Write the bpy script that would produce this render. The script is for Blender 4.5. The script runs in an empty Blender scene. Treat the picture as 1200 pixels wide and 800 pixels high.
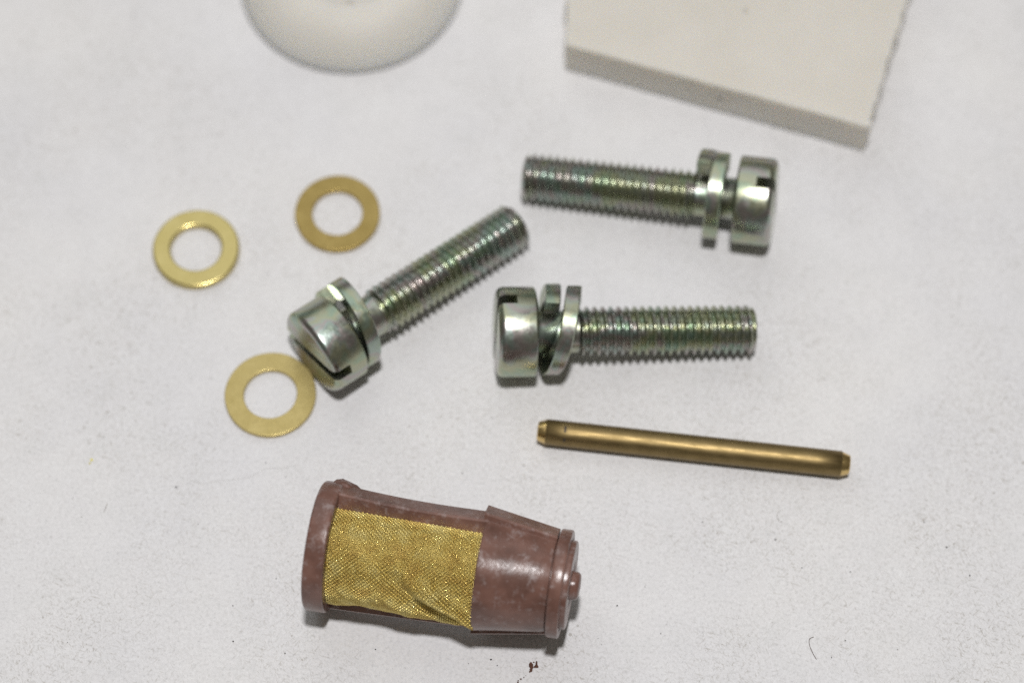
import bpy, bmesh, math, random
import numpy as np
from mathutils import Vector, Matrix

MM = 0.001                      # everything below is written in millimetres
rnd = random.Random(7)
scene = bpy.context.scene
col = scene.collection

# ------------------------------------------------------------------ camera
EL, DIST = math.radians(64.0), 250.0
cam_d = bpy.data.cameras.new('camera')
cam_d.sensor_fit = 'HORIZONTAL'
cam_d.sensor_width = 22.3
cam_d.lens = 22.3 * 2900.0 / 1200.0
cam_d.clip_start, cam_d.clip_end = 0.005, 20.0
cam_d.dof.use_dof = True
cam_d.dof.focus_distance = 234.5 * MM
cam_d.dof.aperture_fstop = 7.2
cam_d.dof.aperture_blades = 0
cam = bpy.data.objects.new('camera', cam_d)
cam.location = Vector((0, -DIST * math.cos(EL), DIST * math.sin(EL))) * MM
cam.rotation_euler = (math.radians(90) - EL, 0, 0)
col.objects.link(cam)
scene.camera = cam

# ------------------------------------------------------------------ light
world = bpy.data.worlds.new('World'); scene.world = world
world.use_nodes = True
bg = world.node_tree.nodes['Background']
bg.inputs['Color'].default_value = (1.0, 0.95, 0.84, 1)
bg.inputs['Strength'].default_value = 0.13

def area_lamp(name, loc, aim, size, power, color, shape='DISK'):
    d = bpy.data.lights.new(name, 'AREA')
    d.shape = shape; d.size = size * MM
    d.energy = power; d.color = color
    o = bpy.data.objects.new(name, d)
    o.location = Vector(loc) * MM
    o.rotation_euler = (Vector(aim) - Vector(loc)).to_track_quat('-Z', 'Y').to_euler()
    col.objects.link(o)
    return o

# the bench lamp overhead, a little to the camera's side, and the pale ceiling / window glow behind
area_lamp('bench_lamp', (4, -52, 480), (0, 0, 0), 36, 1.76, (1.0, 0.985, 0.985))
area_lamp('window_glow', (-140, 600, 680), (0, 0, 0), 900, 1.75, (0.95, 0.98, 1.0))

scene.view_settings.view_transform = 'Standard'
scene.view_settings.look = 'None'
scene.view_settings.exposure = 0.0
scene.view_settings.gamma = 1.0
scene.view_settings.use_curve_mapping = False
scene.cycles.use_denoising = False
scene.cycles.max_bounces = 10
scene.cycles.use_adaptive_sampling = False
scene.cycles.sample_clamp_indirect = 4.0

# ------------------------------------------------------------------ helpers
def tag(o, label=None, cat=None, group=None, kind=None):
    if label: o['label'] = label
    if cat: o['category'] = cat
    if group: o['group'] = group
    if kind: o['kind'] = kind
    return o

def empty(name, matrix):
    o = bpy.data.objects.new(name, None)
    o.empty_display_size = 0.003
    o.matrix_world = matrix
    col.objects.link(o)
    return o

def link(name, me, mat, parent=None):
    o = bpy.data.objects.new(name, me)
    if mat and not me.materials: me.materials.append(mat)
    col.objects.link(o)
    if parent: o.parent = parent
    return o

def mesh(name, verts, faces, smooth=None):
    me = bpy.data.meshes.new(name)
    me.from_pydata([tuple(c * MM for c in v) for v in verts], [], faces)
    me.validate(); me.update()
    bm = bmesh.new(); bm.from_mesh(me)
    bmesh.ops.recalc_face_normals(bm, faces=bm.faces); bm.to_mesh(me); bm.free()
    if smooth is not None:
        me.polygons.foreach_set('use_smooth', [True] * len(me.polygons))
        me.set_sharp_from_angle(angle=math.radians(smooth))
    return me

def lathe(name, prof, seg=96, smooth=35, closed=False, wob=None):
    """prof: (x, r) points turned about the X axis; closed joins last to first"""
    V, Fc, rings = [], [], []
    for (x, r) in prof:
        if r < 1e-6:
            rings.append([len(V)]); V.append((x, 0, 0))
        else:
            ids = []
            for k in range(seg):
                a = 2 * math.pi * k / seg
                rr = r + (wob(x, a) if wob else 0)
                ids.append(len(V)); V.append((x, rr * math.sin(a), rr * math.cos(a)))
            rings.append(ids)
    n = len(rings)
    for i in range(n if closed else n - 1):
        A, B = rings[i], rings[(i + 1) % n]
        for k in range(seg):
            k2 = (k + 1) % seg
            if len(A) == 1 and len(B) == 1: break
            if len(A) == 1: Fc.append((A[0], B[k], B[k2]))
            elif len(B) == 1: Fc.append((A[k], B[0], A[k2]))
            else: Fc.append((A[k], B[k], B[k2], A[k2]))
    return mesh(name, V, Fc, smooth)

def arc(cx, cr, rad, a0, a1, n=5):
    return [(cx + rad * math.cos(math.radians(a0 + (a1 - a0) * i / n)),
             cr + rad * math.sin(math.radians(a0 + (a1 - a0) * i / n))) for i in range(n + 1)]

def sweep(name, pts, section, smooth=35, caps=True):
    """pts: list of (centre, axis_u, axis_v); section: list of (u, v)"""
    V, Fc, m = [], [], len(section)
    for c, u, v in pts:
        for (a, b) in section:
            V.append(tuple(Vector(c) + u * a + v * b))
    for i in range(len(pts) - 1):
        for k in range(m):
            k2 = (k + 1) % m
            Fc.append((i * m + k, i * m + k2, (i + 1) * m + k2, (i + 1) * m + k))
    if caps:
        Fc.append(tuple(range(m))[::-1]); Fc.append(tuple((len(pts) - 1) * m + k for k in range(m)))
    return mesh(name, V, Fc, smooth)

def tube(name, pts, rad, seg=6):
    P = [Vector(p) for p in pts]; out = []
    for i, p in enumerate(P):
        t = (P[min(i + 1, len(P) - 1)] - P[max(i - 1, 0)]).normalized()
        u = t.cross(Vector((0, 0, 1)));  u = u.normalized() if u.length > 1e-6 else Vector((1, 0, 0))
        v = u.cross(t).normalized()
        k = 1.0 if 0 < i < len(P) - 1 else 0.5
        out.append((p, u * k, v * k))
    sec = [(rad * math.cos(2 * math.pi * k / seg), rad * math.sin(2 * math.pi * k / seg)) for k in range(seg)]
    return sweep(name, out, sec, 60)

def frame(origin, yaw, pitch, roll=0.0):
    """X along the thing's axis; at roll 0 Z is as near upright as it goes"""
    return (Matrix.Translation(Vector(origin) * MM) @ Matrix.Rotation(math.radians(yaw), 4, 'Z')
            @ Matrix.Rotation(-math.radians(pitch), 4, 'Y') @ Matrix.Rotation(math.radians(roll), 4, 'X'))

def smooth_interp(keys, t):
    """monotone cubic through (t, v) keys"""
    ks = sorted(keys)
    if t <= ks[0][0]: return ks[0][1]
    if t >= ks[-1][0]: return ks[-1][1]
    for i in range(len(ks) - 1):
        (t0, v0), (t1, v1) = ks[i], ks[i + 1]
        if t0 <= t <= t1:
            def sl(j):
                if j == 0: return (ks[1][1] - ks[0][1]) / (ks[1][0] - ks[0][0])
                if j == len(ks) - 1: return (ks[-1][1] - ks[-2][1]) / (ks[-1][0] - ks[-2][0])
                return (ks[j + 1][1] - ks[j - 1][1]) / (ks[j + 1][0] - ks[j - 1][0])
            h = t1 - t0; s = (t - t0) / h; m0, m1 = sl(i) * h, sl(i + 1) * h
            return ((2*s**3 - 3*s*s + 1) * v0 + (s**3 - 2*s*s + s) * m0 + (-2*s**3 + 3*s*s) * v1 + (s**3 - s*s) * m1)

# ------------------------------------------------------------------ materials
class NT:
    def __init__(self, name):
        self.m = bpy.data.materials.new(name); self.m.use_nodes = True
        self.t = self.m.node_tree; self.b = self.t.nodes['Principled BSDF']
        self.co = self.n('ShaderNodeTexCoord')
        self.map = self.n('ShaderNodeMapping')
        self.map.inputs['Scale'].default_value = (1000, 1000, 1000)     # texture space in millimetres
        self.l(self.co.outputs['Object'], self.map.inputs['Vector'])
        self.mm = self.map.outputs['Vector']
    def n(self, t, **kw):
        x = self.t.nodes.new(t)
        for k, v in kw.items(): setattr(x, k, v)
        return x
    def l(self, a, b): self.t.links.new(a, b)
    def noise(self, scale, detail=3.0, rough=0.55, vec=None, dist=0.0):
        x = self.n('ShaderNodeTexNoise')
        x.inputs['Scale'].default_value = scale; x.inputs['Detail'].default_value = detail
        x.inputs['Roughness'].default_value = rough; x.inputs['Distortion'].default_value = dist
        self.l(vec or self.mm, x.inputs['Vector']); return x.outputs['Fac']
    def stretch(self, sx, sy, sz, rot=(0, 0, 0)):
        a = self.n('ShaderNodeMapping'); a.inputs['Rotation'].default_value = rot       # turn first, then stretch
        x = self.n('ShaderNodeMapping'); x.inputs['Scale'].default_value = (sx, sy, sz)
        self.l(self.mm, a.inputs['Vector']); self.l(a.outputs['Vector'], x.inputs['Vector']); return x.outputs['Vector']
    def ramp(self, fac, stops, interp='LINEAR'):
        x = self.n('ShaderNodeValToRGB'); e = x.color_ramp.elements; x.color_ramp.interpolation = interp
        while len(e) < len(stops): e.new(0.5)
        for el, (p, c) in zip(e, stops):
            el.position = p; el.color = (*c, 1) if isinstance(c, tuple) else (c, c, c, 1)
        self.l(fac, x.inputs['Fac']); return x.outputs['Color']
    def mix(self, fac, a, b, mode='MIX'):
        x = self.n('ShaderNodeMix', data_type='RGBA', blend_type=mode)
        for k, v in ((0, fac), (6, a), (7, b)):
            if isinstance(v, (int, float)): x.inputs[k].default_value = v if k == 0 else (v, v, v, 1)
            elif isinstance(v, tuple): x.inputs[k].default_value = (*v, 1)
            else: self.l(v, x.inputs[k])
        return x.outputs[2]
    def math(self, op, a, b=None):
        x = self.n('ShaderNodeMath', operation=op)
        for k, v in ((0, a), (1, b)):
            if v is None: continue
            if isinstance(v, (int, float)): x.inputs[k].default_value = v
            else: self.l(v, x.inputs[k])
        return x.outputs[0]
    def bump(self, h, dist, strength=1.0, prev=None):
        x = self.n('ShaderNodeBump'); x.inputs['Strength'].default_value = strength
        x.inputs['Distance'].default_value = dist * MM; self.l(h, x.inputs['Height'])
        if prev: self.l(prev, x.inputs['Normal'])
        return x.outputs['Normal']
    def set(self, **kw):
        for k, v in kw.items():
            s = self.b.inputs[k.replace('_', ' ')]
            if hasattr(v, 'links') or hasattr(v, 'is_linked'): self.l(v, s)
            else: s.default_value = (*v, 1) if isinstance(v, tuple) and len(v) == 3 and s.type == 'RGBA' else v
        return self.m

def mat_paper():
    t = NT('white_paper')
    big = t.noise(0.045, 3); mid = t.noise(0.30, 5, 0.65); fine = t.noise(3.0, 5, 0.75)
    base = t.ramp(big, [(0.3, (0.755, 0.755, 0.77)), (0.7, (0.80, 0.795, 0.79))])
    base = t.mix(1.0, base, t.ramp(mid, [(0.28, (0.95, 0.95, 0.947)), (0.5, (0.985, 0.98, 0.98)), (0.7, 1.0)]), 'MULTIPLY')
    base = t.mix(1.0, base, t.ramp(fine, [(0.28, 0.66), (0.42, 0.91), (0.62, 1.0)]), 'MULTIPLY')
    area = t.ramp(t.noise(0.06, 2), [(0.40, 0.15), (0.60, 1.0)])
    # short grey fibres lying in all directions
    for rz, sc in ((0.3, 1.3), (1.3, 1.6), (2.3, 1.45), (0.9, 2.2)):
        f = t.noise(1.0, 3, 0.6, t.stretch(sc * 0.8, sc * 4.2, 1, (0, 0, rz)), dist=0.5)
        base = t.mix(area, base, t.mix(1.0, base, t.ramp(f, [(0.0, 1.0), (0.58, 1.0), (0.72, (0.70, 0.68, 0.64))]), 'MULTIPLY'))
    # fine specks of dirt
    for sc, k, dark in ((0.8, 0.62, 0.55), (2.1, 0.62, 0.38)):
        v = t.n('ShaderNodeTexVoronoi'); v.inputs['Scale'].default_value = sc; v.inputs['Randomness'].default_value = 1.0
        t.l(t.mm, v.inputs['Vector'])
        sp = t.math('LESS_THAN', v.outputs['Distance'], t.math('MULTIPLY', t.math('SUBTRACT', t.noise(0.35 * sc, 2), 0.46), k))
        base = t.mix(t.math('MULTIPLY', t.math('MULTIPLY', sp, dark), area), base, (0.28, 0.25, 0.21))
    nrm = t.bump(t.noise(4.0, 4, 0.7), 0.12, 0.7)
    nrm = t.bump(t.noise(0.55, 3, 0.55), 0.5, 0.35, nrm)
    d = t.n('ShaderNodeTexVoronoi', feature='SMOOTH_F1'); d.inputs['Scale'].default_value = 0.45; d.inputs['Randomness'].default_value = 0.45
    t.l(t.mm, d.inputs['Vector'])
    nrm = t.bump(d.outputs['Distance'], 0.25, 0.45, nrm)
    return t.set(Base_Color=base, Roughness=0.95, Specular_IOR_Level=0.1, Normal=nrm)

def mat_zinc():
    t = NT('yellow_passivated_zinc')
    n1 = t.noise(0.27, 2, 0.5, dist=0.8); n2 = t.noise(1.5, 2)
    c = t.ramp(t.math('ADD', t.math('MULTIPLY', n1, 0.92), t.math('MULTIPLY', n2, 0.08)),
               [(0.30, (0.271, 0.371, 0.328)), (0.39, (0.334, 0.406, 0.291)), (0.46, (0.428, 0.406, 0.276)), (0.52, (0.373, 0.402, 0.366)),
                (0.58, (0.428, 0.327, 0.356)), (0.64, (0.338, 0.403, 0.410)), (0.72, (0.311, 0.398, 0.311)), (0.82, (0.416, 0.387, 0.257))])
    scuff = t.ramp(t.noise(5.0, 4, 0.7), [(0.58, 0.0), (0.70, 1.0)])
    c = t.mix(t.math('MULTIPLY', scuff, 0.30), c, (0.20, 0.19, 0.17))
    c = t.mix(0.30, c, (0.44, 0.50, 0.38))
    r = t.ramp(t.noise(1.8, 3, 0.6), [(0.3, 0.25), (0.7, 0.37)])
    nrm = t.bump(t.noise(6, 2, 0.5), 0.010, 0.35)
    return t.set(Base_Color=c, Metallic=1.0, Roughness=r, Normal=nrm)

def mat_brass(name, a, b, rough, dirt=0.35, grain=None):
    t = NT(name)
    n = t.noise(0.7, 4, 0.65)
    c = t.ramp(n, [(0.3, a), (0.7, b)])
    spots = t.ramp(t.noise(1.9, 4, 0.7), [(0.60, 0.0), (0.78, 1.0)])
    c = t.mix(t.math('MULTIPLY', spots, dirt), c, (a[0] * 0.45, a[1] * 0.36, a[2] * 0.35))
    gv = t.stretch(*(grain or (1.2, 1.2, 1.2)))
    r = t.ramp(t.noise(4, 4, 0.6, gv), [(0.3, rough * 0.8), (0.7, rough * 1.25)])
    nrm = t.bump(t.noise(4, 3, 0.6, gv), 0.004, 0.2)
    for rz in (0.4, 1.9):                                  # handling scratches
        nrm = t.bump(t.ramp(t.noise(1.0, 2, 0.5, t.stretch(0.25, 6.0, 1.0, (0, 0, rz))), [(0.62, 0.0), (0.68, 1.0)]), 0.005, 0.2, nrm)
    return t.set(Base_Color=c, Metallic=1.0, Roughness=r, Normal=nrm)

def mat_brown():
    t = NT('brown_moulded_plastic')
    n = t.noise(0.35, 4, 0.6)
    c = t.ramp(n, [(0.3, (0.100, 0.050, 0.038)), (0.55, (0.170, 0.086, 0.066)), (0.75, (0.225, 0.120, 0.094))])
    bloom = t.ramp(t.noise(1.1, 6, 0.78, dist=0.3), [(0.53, 0.0), (0.62, 0.5), (0.72, 1.0)])
    c = t.mix(t.math('MULTIPLY', bloom, 0.6), c, (0.40, 0.345, 0.34))
    r = t.ramp(bloom, [(0.0, 0.25), (1.0, 0.52)])
    nrm = t.bump(t.noise(2.2, 4, 0.6), 0.05, 0.5)
    return t.set(Base_Color=c, Roughness=r, Normal=nrm, Specular_IOR_Level=0.5)

def mat_milky(name, a, b, speck, clear, sss, scale):
    """cloudy see-through plastic: part scatters at the skin, part passes light on, blurred"""
    t = NT(name)
    c = t.ramp(t.noise(0.12, 3), [(0.3, a), (0.7, b)])
    v = t.n('ShaderNodeTexVoronoi'); v.inputs['Scale'].default_value = 0.5; t.l(t.mm, v.inputs['Vector'])
    sp = t.math('LESS_THAN', v.outputs['Distance'], t.math('MULTIPLY', t.math('SUBTRACT', t.noise(0.6, 2), 0.48), 0.75))
    c = t.mix(t.math('MULTIPLY', sp, speck), c, (0.25, 0.22, 0.18))
    nrm = t.bump(t.noise(1.2, 4, 0.6), 0.05, 0.5)
    m = t.set(Base_Color=c, Roughness=0.55, Normal=nrm)
    t.b.inputs['Transmission Weight'].default_value = clear
    t.b.inputs['IOR'].default_value = 1.35
    t.b.inputs['Subsurface Weight'].default_value = sss
    t.b.inputs['Subsurface Radius'].default_value = (1.0, 0.85, 0.62)
    t.b.inputs['Subsurface Scale'].default_value = scale * MM
    return m

def mat_plain(name, c, rough=0.8):
    t = NT(name)
    k = t.ramp(t.noise(6, 3), [(0.3, tuple(x * 0.75 for x in c)), (0.7, tuple(min(1, x * 1.2) for x in c))])
    return t.set(Base_Color=k, Roughness=rough)

M_PAPER = mat_paper(); M_ZINC = mat_zinc(); M_BROWN = mat_brown()
M_WASHER = mat_brass('pale_brass', (0.415, 0.33, 0.13), (0.50, 0.405, 0.175), 0.34, 0.35)
M_WASHER_OLD = mat_brass('tarnished_brass', (0.31, 0.225, 0.075), (0.40, 0.30, 0.11), 0.36, 0.7)
M_WASHER_NEW = mat_brass('polished_brass', (0.54, 0.445, 0.175), (0.61, 0.51, 0.22), 0.25, 0.12)
M_PIN = mat_brass('dull_drawn_brass', (0.22, 0.16, 0.070), (0.28, 0.205, 0.095), 0.48, 0.45, grain=(0.12, 2.2, 2.2))
M_PINEND = mat_brass('freshly_cut_brass', (0.60, 0.43, 0.18), (0.68, 0.50, 0.22), 0.25, 0.1)
def mat_gauze():
    t = NT('brass_wire')
    c = t.ramp(t.noise(0.55, 3, 0.6), [(0.34, (0.58, 0.42, 0.13)), (0.5, (0.68, 0.54, 0.18)), (0.66, (0.74, 0.63, 0.27))])
    r = t.ramp(t.noise(5.5, 1, 0.5), [(0.32, 0.18), (0.43, 0.42), (1.0, 0.48)])
    return t.set(Base_Color=c, Metallic=1.0, Roughness=r)
M_GAUZE = mat_gauze()
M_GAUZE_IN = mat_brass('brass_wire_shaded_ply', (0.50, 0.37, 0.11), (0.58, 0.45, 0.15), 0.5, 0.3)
M_DISC = mat_milky('milky_plastic_cap', (0.66, 0.64, 0.59), (0.70, 0.68, 0.635), 0.0, 0.06, 0.8, 4.0)
M_PLATE = mat_milky('milky_plastic_block', (0.67, 0.64, 0.575), (0.72, 0.69, 0.63), 0.7, 0.10, 0.6, 2.5)
M_GRIT = mat_plain('dark_grit', (0.035, 0.03, 0.028)); M_RUST = mat_plain('rust_crumb', (0.10, 0.042, 0.024))
M_HAIR = mat_plain('brown_hair', (0.09, 0.055, 0.04)); M_LINT = mat_plain('grey_lint', (0.36, 0.34, 0.31))
M_YELLOW = mat_plain('yellow_flake', (0.70, 0.62, 0.08)); M_MARK = mat_plain('dark_tarnish', (0.05, 0.035, 0.02), 0.6)

# ------------------------------------------------------------------ the paper sheet
def paper():
    n, half = 180, 260.0
    V, Fc = [], []
    xs = [half * math.copysign(abs(u) ** 1.6, u) for u in np.linspace(-1, 1, n)]
    ph = [(rnd.uniform(0.02, 0.11), rnd.uniform(0, 6.3), rnd.uniform(0, 6.3)) for _ in range(9)]
    for y in xs:
        for x in xs:
            z = sum(math.sin(math.cos(b) * f * x + math.sin(b) * f * y + c) for f, b, c in ph) / 9
            V.append((x, y, z * 0.10 - 0.04))
    for j in range(n - 1):
        for i in range(n - 1):
            Fc.append((j * n + i, j * n + i + 1, (j + 1) * n + i + 1, (j + 1) * n + i))
    o = link('paper_ground', mesh('paper_ground', V, Fc, 60), M_PAPER)
    tag(o, 'white fibrous paper sheet the parts are laid out on', None, None, 'structure')
paper()

# ------------------------------------------------------------------ milky plastic cap and block
def cap():
    R, H = 12.2, 4.6
    root = empty('plastic_puck', frame((-17.4, 43.8, 0), 0, 0))
    tag(root, 'round milky white plastic puck standing beside the rectangular plastic block', 'plastic puck')
    up = Matrix.Rotation(-math.pi / 2, 4, 'Y')
    prof = [(0, 0), (0, R - 0.4)] + arc(0.4, R - 0.4, 0.4, 180, 100, 4)
    # no wall to speak of: a sloping shoulder up to the flat top
    prof += [(0.55 + (H - 0.55) * math.sin(u * math.pi / 2) ** 0.95, R - 0.06 - (R - 6.6) * u ** 1.25) for u in (0.04, 0.1, 0.18, 0.28, 0.4, 0.52, 0.64, 0.76, 0.88, 0.97)]
    prof += [(H - 0.05, 6.5), (H - 0.16, 6.3), (H - 0.18, 3.0), (H - 0.18, 0)]
    me = lathe('puck_body', prof, 128, 50); me.transform(up)
    link('puck_body', me, M_DISC, root)
    sp = lathe('moulding_mark', [(0, 0), (0, 0.26), (0.1, 0.2), (0.13, 0)], 14, 40); sp.transform(up)
    m = link('moulding_mark', sp, M_LINT, root); m.location = (0.2 * MM, -5.9 * MM, (H - 0.22) * MM)
cap()

def block():
    fl, fr = Vector((5.64, 32.2)), Vector((36.8, 22.15))
    d = (fr - fl).normalized(); nrm = Vector((-d.y, d.x))
    br = fr + nrm * 31; bl = Vector((6.6, 62.0))
    def edge(a, b, n, j, seed):
        r = random.Random(seed); pts = []
        for i in range(n):
            t = i / n; p = a.lerp(b, t); e = (b - a).normalized()
            w = 0 if i == 0 else j * (r.uniform(-1, 1) * 0.6 + 0.5 * math.sin(i * 0.7))
            pts.append(p + Vector((e.y, -e.x)) * w)
        return pts
    outl = edge(fl, fr, 40, 0.03, 1) + edge(fr, br, 90, 0.2, 2) + edge(br, bl, 20, 0.03, 3) + edge(bl, fl, 80, 0.18, 4)
    c = sum((Vector(p) for p in outl), Vector((0, 0))) / len(outl)
    H, V, Fc, n = 5.0, [], [], len(outl)
    r = random.Random(9)
    levels = [(0.0, 0.0), (0.9, 0.02), (2.4, -0.03), (4.2, 0.03), (4.85, 0.0), (4.98, 0.10), (5.0, 0.28)]
    for z, ins in levels:
        for p in outl:
            q = p + (c - p).normalized() * (ins + (r.uniform(-0.03, 0.03) if 0 < z < 4.9 else 0))
            V.append((q.x - c.x, q.y - c.y, z))
    for L in range(len(levels) - 1):
        for k in range(n):
            k2 = (k + 1) % n
            Fc.append((L * n + k, L * n + k2, (L + 1) * n + k2, (L + 1) * n + k))
    Fc.append(tuple(range(n))[::-1]); Fc.append(tuple((len(levels) - 1) * n + k for k in range(n)))
    o = link('plastic_block', mesh('plastic_block', V, Fc, 28), M_PLATE)
    o.location = (c.x * MM, c.y * MM, 0)
    tag(o, 'flat rectangular milky white plastic block with rough sawn side edges', 'plastic block')
block()

# ------------------------------------------------------------------ slotted screws with captive spring washers
L_HEAD, L_NECK, L_ALL, R_HEAD, R_NECK, R_THR, PITCH = 3.9, 8.0, 25.9, 4.5, 2.12, 2.47, 0.80

def head_mesh():
    prof = [(0, 0), (0, R_HEAD - 1.6), (0.02, R_HEAD - 0.75)] + arc(0.72, R_HEAD - 0.70, 0.70, 178, 92, 7)
    prof += arc(L_HEAD - 0.28, R_HEAD - 0.28, 0.28, 90, 0, 4) + [(L_HEAD, R_NECK * 0.9), (L_HEAD, 0)]
    me = lathe('head', prof, 128, 40)
    cut = bpy.data.meshes.new('slot')
    bm = bmesh.new(); bmesh.ops.create_cube(bm, size=1.0)
    bmesh.ops.scale(bm, vec=(3.8 * MM, 1.15 * MM, 14 * MM), verts=bm.verts); bm.to_mesh(cut); bm.free()
    a = bpy.data.objects.new('tmp_head', me); b = bpy.data.objects.new('tmp_slot', cut)
    col.objects.link(a); col.objects.link(b)
    md = a.modifiers.new('slot', 'BOOLEAN'); md.operation = 'DIFFERENCE'; md.solver = 'EXACT'; md.object = b
    bv = a.modifiers.new('soft', 'BEVEL'); bv.width = 0.07 * MM; bv.segments = 2; bv.limit_method = 'ANGLE'
    bv.angle_limit = math.radians(45); bv.use_clamp_overlap = True
    dg = bpy.context.evaluated_depsgraph_get(); dg.update()
    out = bpy.data.meshes.new_from_object(a.evaluated_get(dg))
    bpy.data.objects.remove(a); bpy.data.objects.remove(b)
    out.name = 'head'
    out.polygons.foreach_set('use_smooth', [True] * len(out.polygons))
    out.set_sharp_from_angle(angle=math.radians(32))
    return out

def thread_mesh():
    seg, per = 96, 12
    n = int((L_ALL - L_NECK) / PITCH * per)
    prof = [0.0, 0.03, 0.16, 0.36, 0.55, 0.74, 0.93, 1.0, 0.97, 0.5, 0.2]   # rounded V along one pitch
    def f(u):
        u = u % 1.0
        d = abs(u - 0.5) * 2                      # 0 crest .. 1 root
        return 1.0 - min(1.0, max(0.0, (d - 0.12) / 0.74))
    V, Fc, rings = [], [], []
    for i in range(n + 1):
        x = L_NECK + (L_ALL - L_NECK) * i / n
        ids = []
        lim = R_THR
        e0, e1 = x - L_NECK, L_ALL - x
        lim = min(lim, 2.05 + e1 * 1.1, R_NECK + 0.02 + e0 * 0.6)
        for k in range(seg):
            a = 2 * math.pi * k / seg
            r = 2.02 + (R_THR - 2.02) * f(x / PITCH + k / seg)
            r = min(r, lim)
            ids.append(len(V)); V.append((x, r * math.sin(a), r * math.cos(a)))
        rings.append(ids)
    for i in range(n):
        for k in range(seg):
            k2 = (k + 1) % seg
            Fc.append((rings[i][k], rings[i + 1][k], rings[i + 1][k2], rings[i][k2]))
    c = len(V); V.append((L_ALL + 0.02, 0, 0))
    for k in range(seg): Fc.append((rings[-1][k], c, rings[-1][(k + 1) % seg]))
    return mesh('thread', V, Fc, 45)

def spring_washer_mesh(keys, phi0, phi1, off=(0, 0), r_out=4.55, r_in=2.75, th=1.50):
    """square-section ring, cut open: keys give its place along the screw against the angle about it"""
    n = 110; rm, hw, ht = (r_out + r_in) / 2, (r_out - r_in) / 2, th / 2
    c = 0.11
    sec = [(-ht + c, -hw), (ht - c, -hw), (ht, -hw + c), (ht, hw - c), (ht - c, hw), (-ht + c, hw), (-ht, hw - c), (-ht, -hw + c)]
    pts = []
    for i in range(n + 1):
        p = phi0 + (phi1 - phi0) * i / n
        a = math.radians(p); rad = Vector((0, math.sin(a), math.cos(a)))
        x = smooth_interp(keys, p)
        dx = (smooth_interp(keys, p + 1) - smooth_interp(keys, p - 1)) / math.radians(2) / rm
        ax = (Vector((1, 0, 0)) - Vector((0, math.cos(a), -math.sin(a))) * dx).normalized()
        pts.append((Vector((x, off[0], off[1])) + rad * rm, ax, rad))
    return sweep('spring_washer', pts, sec, 30)

HEAD = head_mesh(); THREAD = thread_mesh()
NECK = lathe('neck', [(L_HEAD - 0.1, R_NECK)] + [(L_HEAD + 0.1, R_NECK + 0.12), (L_HEAD + 0.45, R_NECK), (L_NECK + 0.15, R_NECK)], 64, 40)

def screw(origin, yaw, pitch, slot, label, ring_keys, phi0, phi1, off, twist=0):
    root = empty('slotted_screw', frame(origin, yaw, pitch))
    tag(root, label, 'screw', 'zinc plated slotted screws with spring washers')
    h = link('head', HEAD, M_ZINC, root); h.rotation_euler.x = -math.radians(slot)
    link('neck', NECK, M_ZINC, root)
    t = link('thread', THREAD, M_ZINC, root); t.rotation_euler.x = math.radians(twist)
    link('spring_washer', spring_washer_mesh(ring_keys, phi0, phi1, off), M_ZINC, root)

screw((-1.61, -1.16, 4.48), 2.85, -4.5, 20,
      'zinc slotted screw whose spring washer gapes wide open, parallel above the brass pin',
      [(8, 5.3), (60, 5.7), (170, 5.1), (244, 5.4), (334, 6.7), (404, 7.7)], 8, 404, (0.15, 0.22))
screw((26.75, 13.46, 4.48), 170.4, -4.5, 4,
      'zinc slotted screw lying alongside the front edge of the plastic block',
      [(-402, 5.62), (-372, 5.78), (-300, 6.0), (-200, 6.35), (-100, 6.98), (-13, 7.35)], -402, -13, (-0.1, 0.25), 130)
screw((-19.92, -3.64, 4.48), 37.6, -4.6, -71,
      'zinc slotted screw lying askew with its head against a brass washer',
      [(-285, 4.78), (-200, 4.70), (-112, 4.80), (-22, 5.4), (80, 6.25)], -285, 80, (0.38, 0.17), 250)

# ------------------------------------------------------------------ brass washers
def washer(loc, ro, ri, th, mat, label, rz, tilt=(0, 0), edge=0.08, dish=0.0):
    prof = ([(0, ri + edge)] + arc(edge, ri + edge, edge, 180, 270, 3)[::1] + arc(th - edge * 1.0, ri + edge, edge, 270, 360, 4)
            + [(th, ri + edge * 1.25), (th - dish, (ro + ri) / 2), (th, ro - edge * 1.25)] + arc(th - edge, ro - edge, edge, 0, 90, 4) + arc(edge, ro - edge, edge, 90, 180, 3))
    wv = random.Random(rz).uniform(0, 6)
    me = lathe('brass_washer', prof, 112, 40, closed=True, wob=lambda x, a: 0.018 * math.sin(2 * a + wv) + 0.008 * math.sin(7 * a + 2 * wv))
    me.transform(Matrix.Rotation(-math.pi / 2, 4, 'Y'))
    o = link('brass_washer', me, mat)
    o.location = Vector(loc) * MM
    o.rotation_euler = (math.radians(tilt[0]), math.radians(tilt[1]), math.radians(rz))
    tag(o, label, 'washer', 'flat brass washers')

washer((-32.42, 10.28, 0.0), 4.46, 2.60, 0.85, M_WASHER_NEW, 'shiny brass washer with bright rounded edges, lying on its own', 20, (0, 0), 0.20)
washer((-18.05, 14.50, 0.0), 4.43, 2.60, 0.62, M_WASHER_OLD, 'darker tarnished brass washer above the head of the askew screw', 75, (0, 0), 0.07)
washer((-24.10, -6.10, 0.0), 4.57, 2.64, 0.62, M_WASHER, 'pale brass washer touching the slotted head of the askew screw', 140, (0, 0), 0.06)

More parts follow.
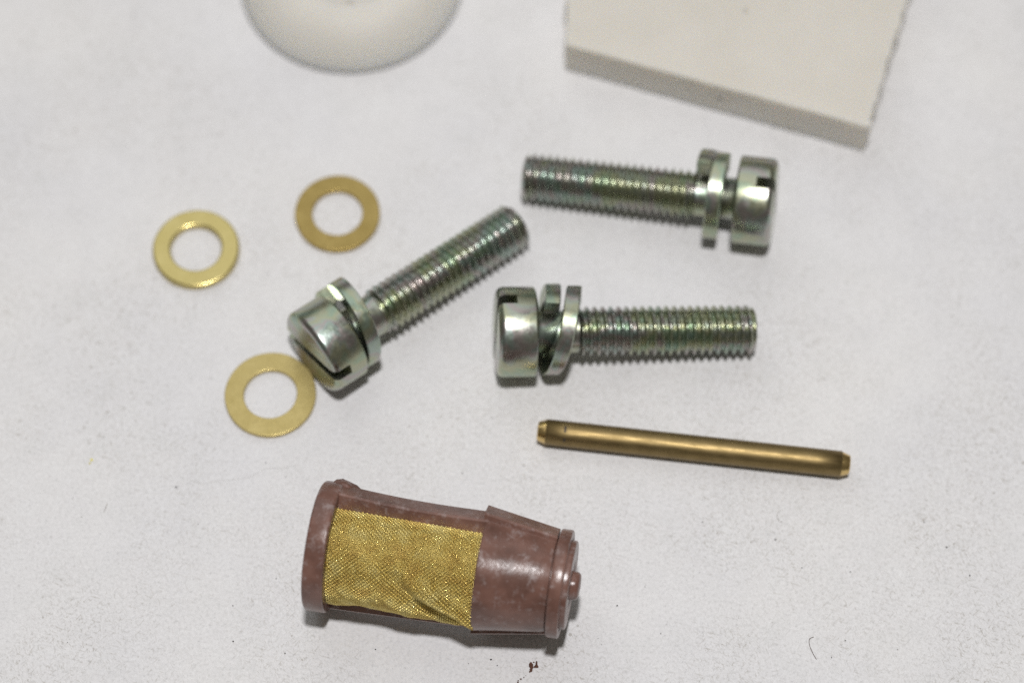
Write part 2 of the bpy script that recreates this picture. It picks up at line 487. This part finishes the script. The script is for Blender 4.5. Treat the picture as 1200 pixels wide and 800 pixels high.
# ------------------------------------------------------------------ brass pin
def pin():
    L, R = 30.8, 1.28
    root = empty('brass_pin', frame((2.53, -10.43, R), -6.8, 0))
    tag(root, 'long dull brass pin with chamfered bright ends', 'pin')
    link('shaft', lathe('shaft', [(0.82, R - 0.06), (0.86, R)] + [(0.86 + (L - 1.72) * i / 12, R) for i in range(1, 13)] + [(L - 0.82, R - 0.06)], 96, 60), M_PIN, root)
    end = lathe('chamfered_end', [(0, 0), (0, R - 0.42), (0.08, R - 0.32), (0.84, R - 0.06), (0.9, R - 0.06), (0.9, 0)], 72, 25)
    link('chamfered_end', end, M_PINEND, root)
    e = link('chamfered_end', end, M_PINEND, root); e.location.x = L * MM; e.rotation_euler.z = math.pi
    for a0, a1 in ((-0.25, 0.3), (0.75, 1.1)):                          # scribed ring, worn away in places
        pts = []
        for i in range(13):
            a = -(a0 + (a1 - a0) * i / 12)
            rad = Vector((0, math.sin(a), math.cos(a)))
            pts.append((Vector((2.75, 0, 0)) + rad * R, Vector((1, 0, 0)), rad))
        link('scribed_ring', sweep('scribed_ring', pts, [(-0.14, -0.03), (0.14, -0.03), (0.11, 0.008), (-0.11, 0.008)], 30), M_MARK, root)
pin()

# ------------------------------------------------------------------ fuel filter
def fuel_filter():
    # X runs from the open ring to the nub; angle 0 faces up (local Z), the camera looks at about +22 deg towards -Y
    root = empty('fuel_filter', frame((-18.52, -24.33, 6.15), -10.2, 1.6))
    tag(root, 'brown plastic fuel filter with gold brass gauze window', 'fuel filter')
    VA = -22.0                                            # angle (about X) that faces the camera; rails sit either side of it
    rr = random.Random(3)
    wob = lambda x, a: 0.05 * math.sin(3 * a + x) + 0.03 * math.sin(5 * a - 2 * x)
    ring = [(0.0, 5.15)] + arc(0.28, 5.92, 0.28, 180, 90, 4) + arc(1.75, 5.95, 0.25, 90, 0, 4) + [(2.0, 5.15)]
    link('end_ring', lathe('end_ring', ring, 96, 35, closed=True, wob=wob), M_BROWN, root)
    c0 = 15.9
    coll = ([(c0, 4.9), (c0, 5.45)] + arc(c0 + 0.18, 5.46, 0.16, 180, 100, 3)
            + [(c0 + 0.9 * i, 5.62 - 0.142 * 0.9 * i) for i in range(1, 8)] + [(c0 + 6.75, 4.62), (c0 + 6.8, 4.2), (c0 + 7.0, 4.2)])
    link('collar', lathe('collar', coll, 96, 32, wob=lambda x, a: 0.03 * math.sin(3 * a + x * 0.6)), M_BROWN, root)
    f0 = c0 + 6.9
    fl = [(f0, 0), (f0, 4.7)] + arc(f0 + 0.2, 4.92, 0.2, 180, 90, 3) + arc(f0 + 1.0, 4.94, 0.18, 90, 0, 3) + [(f0 + 1.18, 4.45), (f0 + 1.05, 4.35), (f0 + 1.05, 0)]
    link('flange', lathe('flange', fl, 96, 32), M_BROWN, root)
    ds = [(f0 + 1.0, 4.2)] + arc(f0 + 1.5, 4.0, 0.2, 90, 0, 3) + [(f0 + 1.7, 2.4), (f0 + 1.55, 2.1), (f0 + 1.55, 0)]
    link('end_disc', lathe('end_disc', ds, 80, 32), M_BROWN, root)
    nb = [(f0 + 1.5, 1.40), (f0 + 1.9, 1.36)] + arc(f0 + 2.05, 0.92, 0.42, 85, 10, 5) + [(f0 + 2.52, 0.4), (f0 + 2.54, 0)]
    link('nub', lathe('nub', nb, 40, 35), M_BROWN, root)

    def rad(a): a = math.radians(a); return Vector((0, math.sin(a), math.cos(a)))
    def rail(name, a_mid, width, xs, rfun, depth):
        """bar along the shell at one angle, its outer face following rfun(x)"""
        pts = []
        u0 = rad(a_mid); tn = Vector((0, math.cos(math.radians(a_mid)), -math.sin(math.radians(a_mid))))
        for x in xs:
            pts.append((Vector((x, 0, 0)) + u0 * (rfun(x) - depth / 2), tn, u0))
        w, d, c = width / 2, depth / 2, 0.16
        sec = [(-w, -d), (w, -d), (w, d - c), (w - c, d), (-w + c, d), (-w, d - c)]
        link(name, sweep(name, pts, sec, 30), M_BROWN, root)
    X = [1.0 + 15.2 * i / 24 for i in range(25)]
    sag = lambda x: 0.26 * math.sin((x - 1) / 15 * math.pi)
    rail('rail', VA + 68, 2.45, X, lambda x: 6.12 - 0.030 * x - sag(x), 1.45)
    rail('rail', VA - 117, 2.6, X, lambda x: 6.02 - 0.030 * x, 1.1)
    Y = [15.7 + 7.0 * i / 10 for i in range(11)]
    rail('collar_rib', VA + 72, 2.6, Y, lambda x: 6.15 - 0.175 * (x - 15.7), 0.9)
    rail('collar_rib', VA - 112, 2.6, Y, lambda x: 6.05 - 0.17 * (x - 15.7), 0.9)
    # moulding lump where the ring meets the upper rail
    lump = bmesh.new(); bmesh.ops.create_icosphere(lump, subdivisions=3, radius=1.0)
    for v in lump.verts:
        p = v.co; k = 1 + 0.12 * math.sin(5 * p.x + 3 * p.y) + 0.08 * math.sin(7 * p.z)
        v.co = Vector((p.x * 1.75 * k, p.y * 0.95 * k, p.z * 0.85 * k)) * MM
    me = bpy.data.meshes.new('moulding_lump'); lump.to_mesh(me); lump.free()
    me.polygons.foreach_set('use_smooth', [True] * len(me.polygons))
    o = link('moulding_lump', me, M_BROWN, root); o.location = (Vector((1.95, 0, 0)) + rad(VA + 82) * 5.5) * MM

    # woven gauze, wire by wire
    x0, x1, a0, a1 = 1.6, 16.1, VA - 112, VA + 64
    def surf(x, a):
        r = 5.18 - 0.018 * (x - x0)
        t = (a - VA)
        fade = max(0.0, min(1.0, (52 - t) / 22)) * max(0.0, min(1.0, (x - x0) / 2.0)) * max(0.0, min(1.0, (x1 - x) / 1.6))
        r += fade * (0.10 * math.sin(0.5 * x + 0.05 * t) + 0.07 * math.sin(0.9 * x - 0.06 * t + 1.0) + 0.05 * math.sin(1.7 * x + 0.11 * t)
                     + 0.018 * math.sin(3.6 * x - 0.19 * t + 0.8) + 0.015 * math.sin(4.7 * x + 0.31 * t))
        # crease running down towards the collar
        u = (x - 8.5) / 6.5
        ca = -22 - 52 * u
        k = max(0.0, min(1.0, (x - 7.5) / 4.0))
        d = (t - ca)
        r += k * (0.50 * math.exp(-((d - 9) / 10) ** 2) - 0.75 * math.exp(-((d + 9) / 11) ** 2))
        # pulled in below the upper rail, pushed out at the lower edge on the way to the collar
        r -= 0.55 * math.exp(-((t - 58) / 17) ** 2)
        r += 0.35 * max(0, min(1, (x - 9) / 6)) * math.exp(-((t + 85) / 22) ** 2)
        return r
    pitch, wr, am = 0.205, 0.061, 0.053
    nx = int((x1 - x0) / pitch); na = int(math.radians(a1 - a0) * 5.1 / pitch)
    gx = np.linspace(x0, x1, nx * 2 + 1); ga = np.linspace(a0, a1, na * 2 + 1)
    P = np.zeros((len(gx), len(ga), 3)); 
    Rr = np.array([[surf(x, a) for a in ga] for x in gx])
    S, Cc = np.sin(np.radians(ga)), np.cos(np.radians(ga))
    P[:, :, 0] = gx[:, None]; P[:, :, 1] = Rr * S; P[:, :, 2] = Rr * Cc
    du = np.gradient(P, axis=0); dv = np.gradient(P, axis=1)
    N = np.cross(dv, du); N /= np.linalg.norm(N, axis=2)[:, :, None]
    if (N[:, :, 1] * S + N[:, :, 2] * Cc).mean() < 0: N = -N
    V, Fc = [], []
    m = 5
    def wire(C, Nn):
        T = np.gradient(C, axis=0); T /= np.linalg.norm(T, axis=1)[:, None]
        B = np.cross(T, Nn); B /= np.linalg.norm(B, axis=1)[:, None]; Q = np.cross(B, T)
        s = len(V); k = len(C)
        for j in range(k):
            for q in range(m):
                an = 2 * math.pi * (q + 0.25) / m
                V.append(C[j] + wr * (math.cos(an) * B[j] + math.sin(an) * Q[j]))
        for j in range(k - 1):
            for q in range(m):
                q2 = (q + 1) % m
                Fc.append((s + j * m + q, s + j * m + q2, s + (j + 1) * m + q2, s + (j + 1) * m + q))
    for i in range(1, len(gx), 2):                       # round the shell
        sgn = np.array([am * math.sin(math.pi * (j * 0.5 + i // 2)) if j % 2 else 0.0 for j in range(len(ga))])
        sgn += np.array([rr.gauss(0, 0.008) for _ in ga])
        wire(P[i] + N[i] * sgn[:, None], N[i])
    for j in range(1, len(ga), 2):                       # along the shell
        sgn = np.array([-am * math.sin(math.pi * (j * 0.5 + i // 2)) if i % 2 else 0.0 for i in range(len(gx))])
        sgn += np.array([rr.gauss(0, 0.008) for _ in gx])
        wire(P[:, j] + N[:, j] * sgn[:, None], N[:, j])
    me = bpy.data.meshes.new('wire_gauze')
    me.from_pydata([tuple(float(c) * MM for c in v) for v in V], [], Fc); me.update()
    me.polygons.foreach_set('use_smooth', [True] * len(me.polygons))
    g = link('wire_gauze', me, M_GAUZE, root); g['kind'] = 'stuff'
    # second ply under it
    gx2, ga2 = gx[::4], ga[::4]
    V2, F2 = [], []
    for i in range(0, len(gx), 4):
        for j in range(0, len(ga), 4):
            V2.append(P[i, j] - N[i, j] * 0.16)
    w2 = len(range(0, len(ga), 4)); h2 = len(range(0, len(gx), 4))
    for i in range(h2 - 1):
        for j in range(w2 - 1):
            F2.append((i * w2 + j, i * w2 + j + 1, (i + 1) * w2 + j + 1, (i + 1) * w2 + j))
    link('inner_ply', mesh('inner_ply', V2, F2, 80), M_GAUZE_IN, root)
fuel_filter()

# ------------------------------------------------------------------ loose dirt
def crumb(r, size, flat=0.6):
    bm = bmesh.new(); bmesh.ops.create_icosphere(bm, subdivisions=1, radius=1.0)
    s = (r.uniform(0.6, 1.3), r.uniform(0.6, 1.3), flat)
    vs = [(v.co.x * s[0] * size * r.uniform(0.7, 1.2), v.co.y * s[1] * size * r.uniform(0.7, 1.2), v.co.z * s[2] * size + s[2] * size * 0.6) for v in bm.verts]
    fs = [tuple(v.index for v in f.verts) for f in bm.faces]; bm.free()
    return vs, fs

def crumbs(name, spots, mat, seed):
    r = random.Random(seed); V, Fc = [], []
    for (x, y, s) in spots:
        vs, fs = crumb(r, s); k = len(V)
        V += [(a + x, b + y, c) for a, b, c in vs]; Fc += [tuple(i + k for i in f) for f in fs]
    return link(name, mesh(name, V, Fc, 30), mat)

g = random.Random(21)
named = [(18.6, -19.6, .14), (25.6, -21.4, .14), (10.1, -28.2, .17), (-33.0, -15.9, .15), (-30.6, -19.8, .13), (-13.0, -32.6, .16),
         (-2.0, -33.6, .15), (-1.4, -34.2, .10), (-21.6, -33.0, .13), (-26.8, -28.2, .12), (-26.6, -31.8, .14), (16.9, -12.6, .10), (14.2, -31.0, .1),
         (30.4, -33.4, .11), (31.8, -31.7, .1), (36.7, -32.6, .1), (40.2, -19.6, .11), (42.2, -22.2, .12), (44.2, -25.1, .13), (38.1, -16.2, .1)]
spots = [(x, y, s * 0.62) for x, y, s in named]
for _ in range(150):
    x, y = g.uniform(-50, 50), g.uniform(-36, 20)
    if y > -12 and g.random() < 0.7: continue
    spots.append((x, y, 0.022 + 0.05 * g.random() ** 2.5))
tag(crumbs('grit', spots, M_GRIT, 4), 'tiny dark specks of grit scattered over the white paper', 'grit', None, 'stuff')
rust = [(2.0 + g.gauss(0, 0.22), -34.4 + g.gauss(0, 0.3), g.uniform(0.08, 0.26)) for _ in range(14)]
rust += [(1.2 - 0.18 * i + g.gauss(0, .12), -35.2 - 0.17 * i, g.uniform(0.05, 0.14)) for i in range(7)]
tag(crumbs('rust_flake', rust, M_RUST, 5), 'dark brown crumbled rust flake lying below the fuel filter', 'rust flake')
tag(crumbs('yellow_fleck', [(-41.5, -13.0, 0.13), (-41.65, -13.35, 0.10)], M_YELLOW, 6), 'tiny yellow fleck on the bare paper', 'fleck')

def fibre(name, pts, rad, mat, label, cat):
    P = [Vector((x, y, rad * 0.8)) for x, y in pts]; out = []
    for i in range(len(P) - 1):
        a, b = P[max(i - 1, 0)], P[min(i + 2, len(P) - 1)]
        for k in range(6):
            t = k / 6; p0, p1 = P[i], P[i + 1]
            out.append(0.5 * ((2 * p0) + (p1 - a) * t + (2 * a - 5 * p0 + 4 * p1 - b) * t * t + (3 * p0 - a - 3 * p1 + b) * t ** 3))
    out.append(P[-1])
    tag(link(name, tube(name, out, rad), mat), label, cat)
fibre('hair', [(28.95, -33.6), (28.6, -32.9), (28.35, -32.1), (28.4, -31.55), (28.8, -31.35)], 0.028, M_HAIR, 'short curled brown hair lying alone on the paper', 'hair')
fibre('lint_thread', [(-32.0, -15.0), (-30.6, -15.5), (-29.2, -15.3), (-27.4, -15.1), (-25.8, -14.8), (-24.2, -13.9), (-22.6, -13.9), (-21.0, -13.5)], 0.011, M_LINT, 'long thin wavy grey lint thread below the pale washer', 'lint')
fibre('lint_thread', [(26.2, -18.3), (25.9, -18.9), (26.1, -19.5), (26.4, -19.6)], 0.02, M_LINT, 'tiny hooked lint strand below the brass pin', 'lint')
fibre('lint_thread', [(-39.6, -17.6), (-39.75, -18.1), (-39.9, -18.6)], 0.03, M_LINT, 'short straight lint strand near the yellow fleck', 'lint')
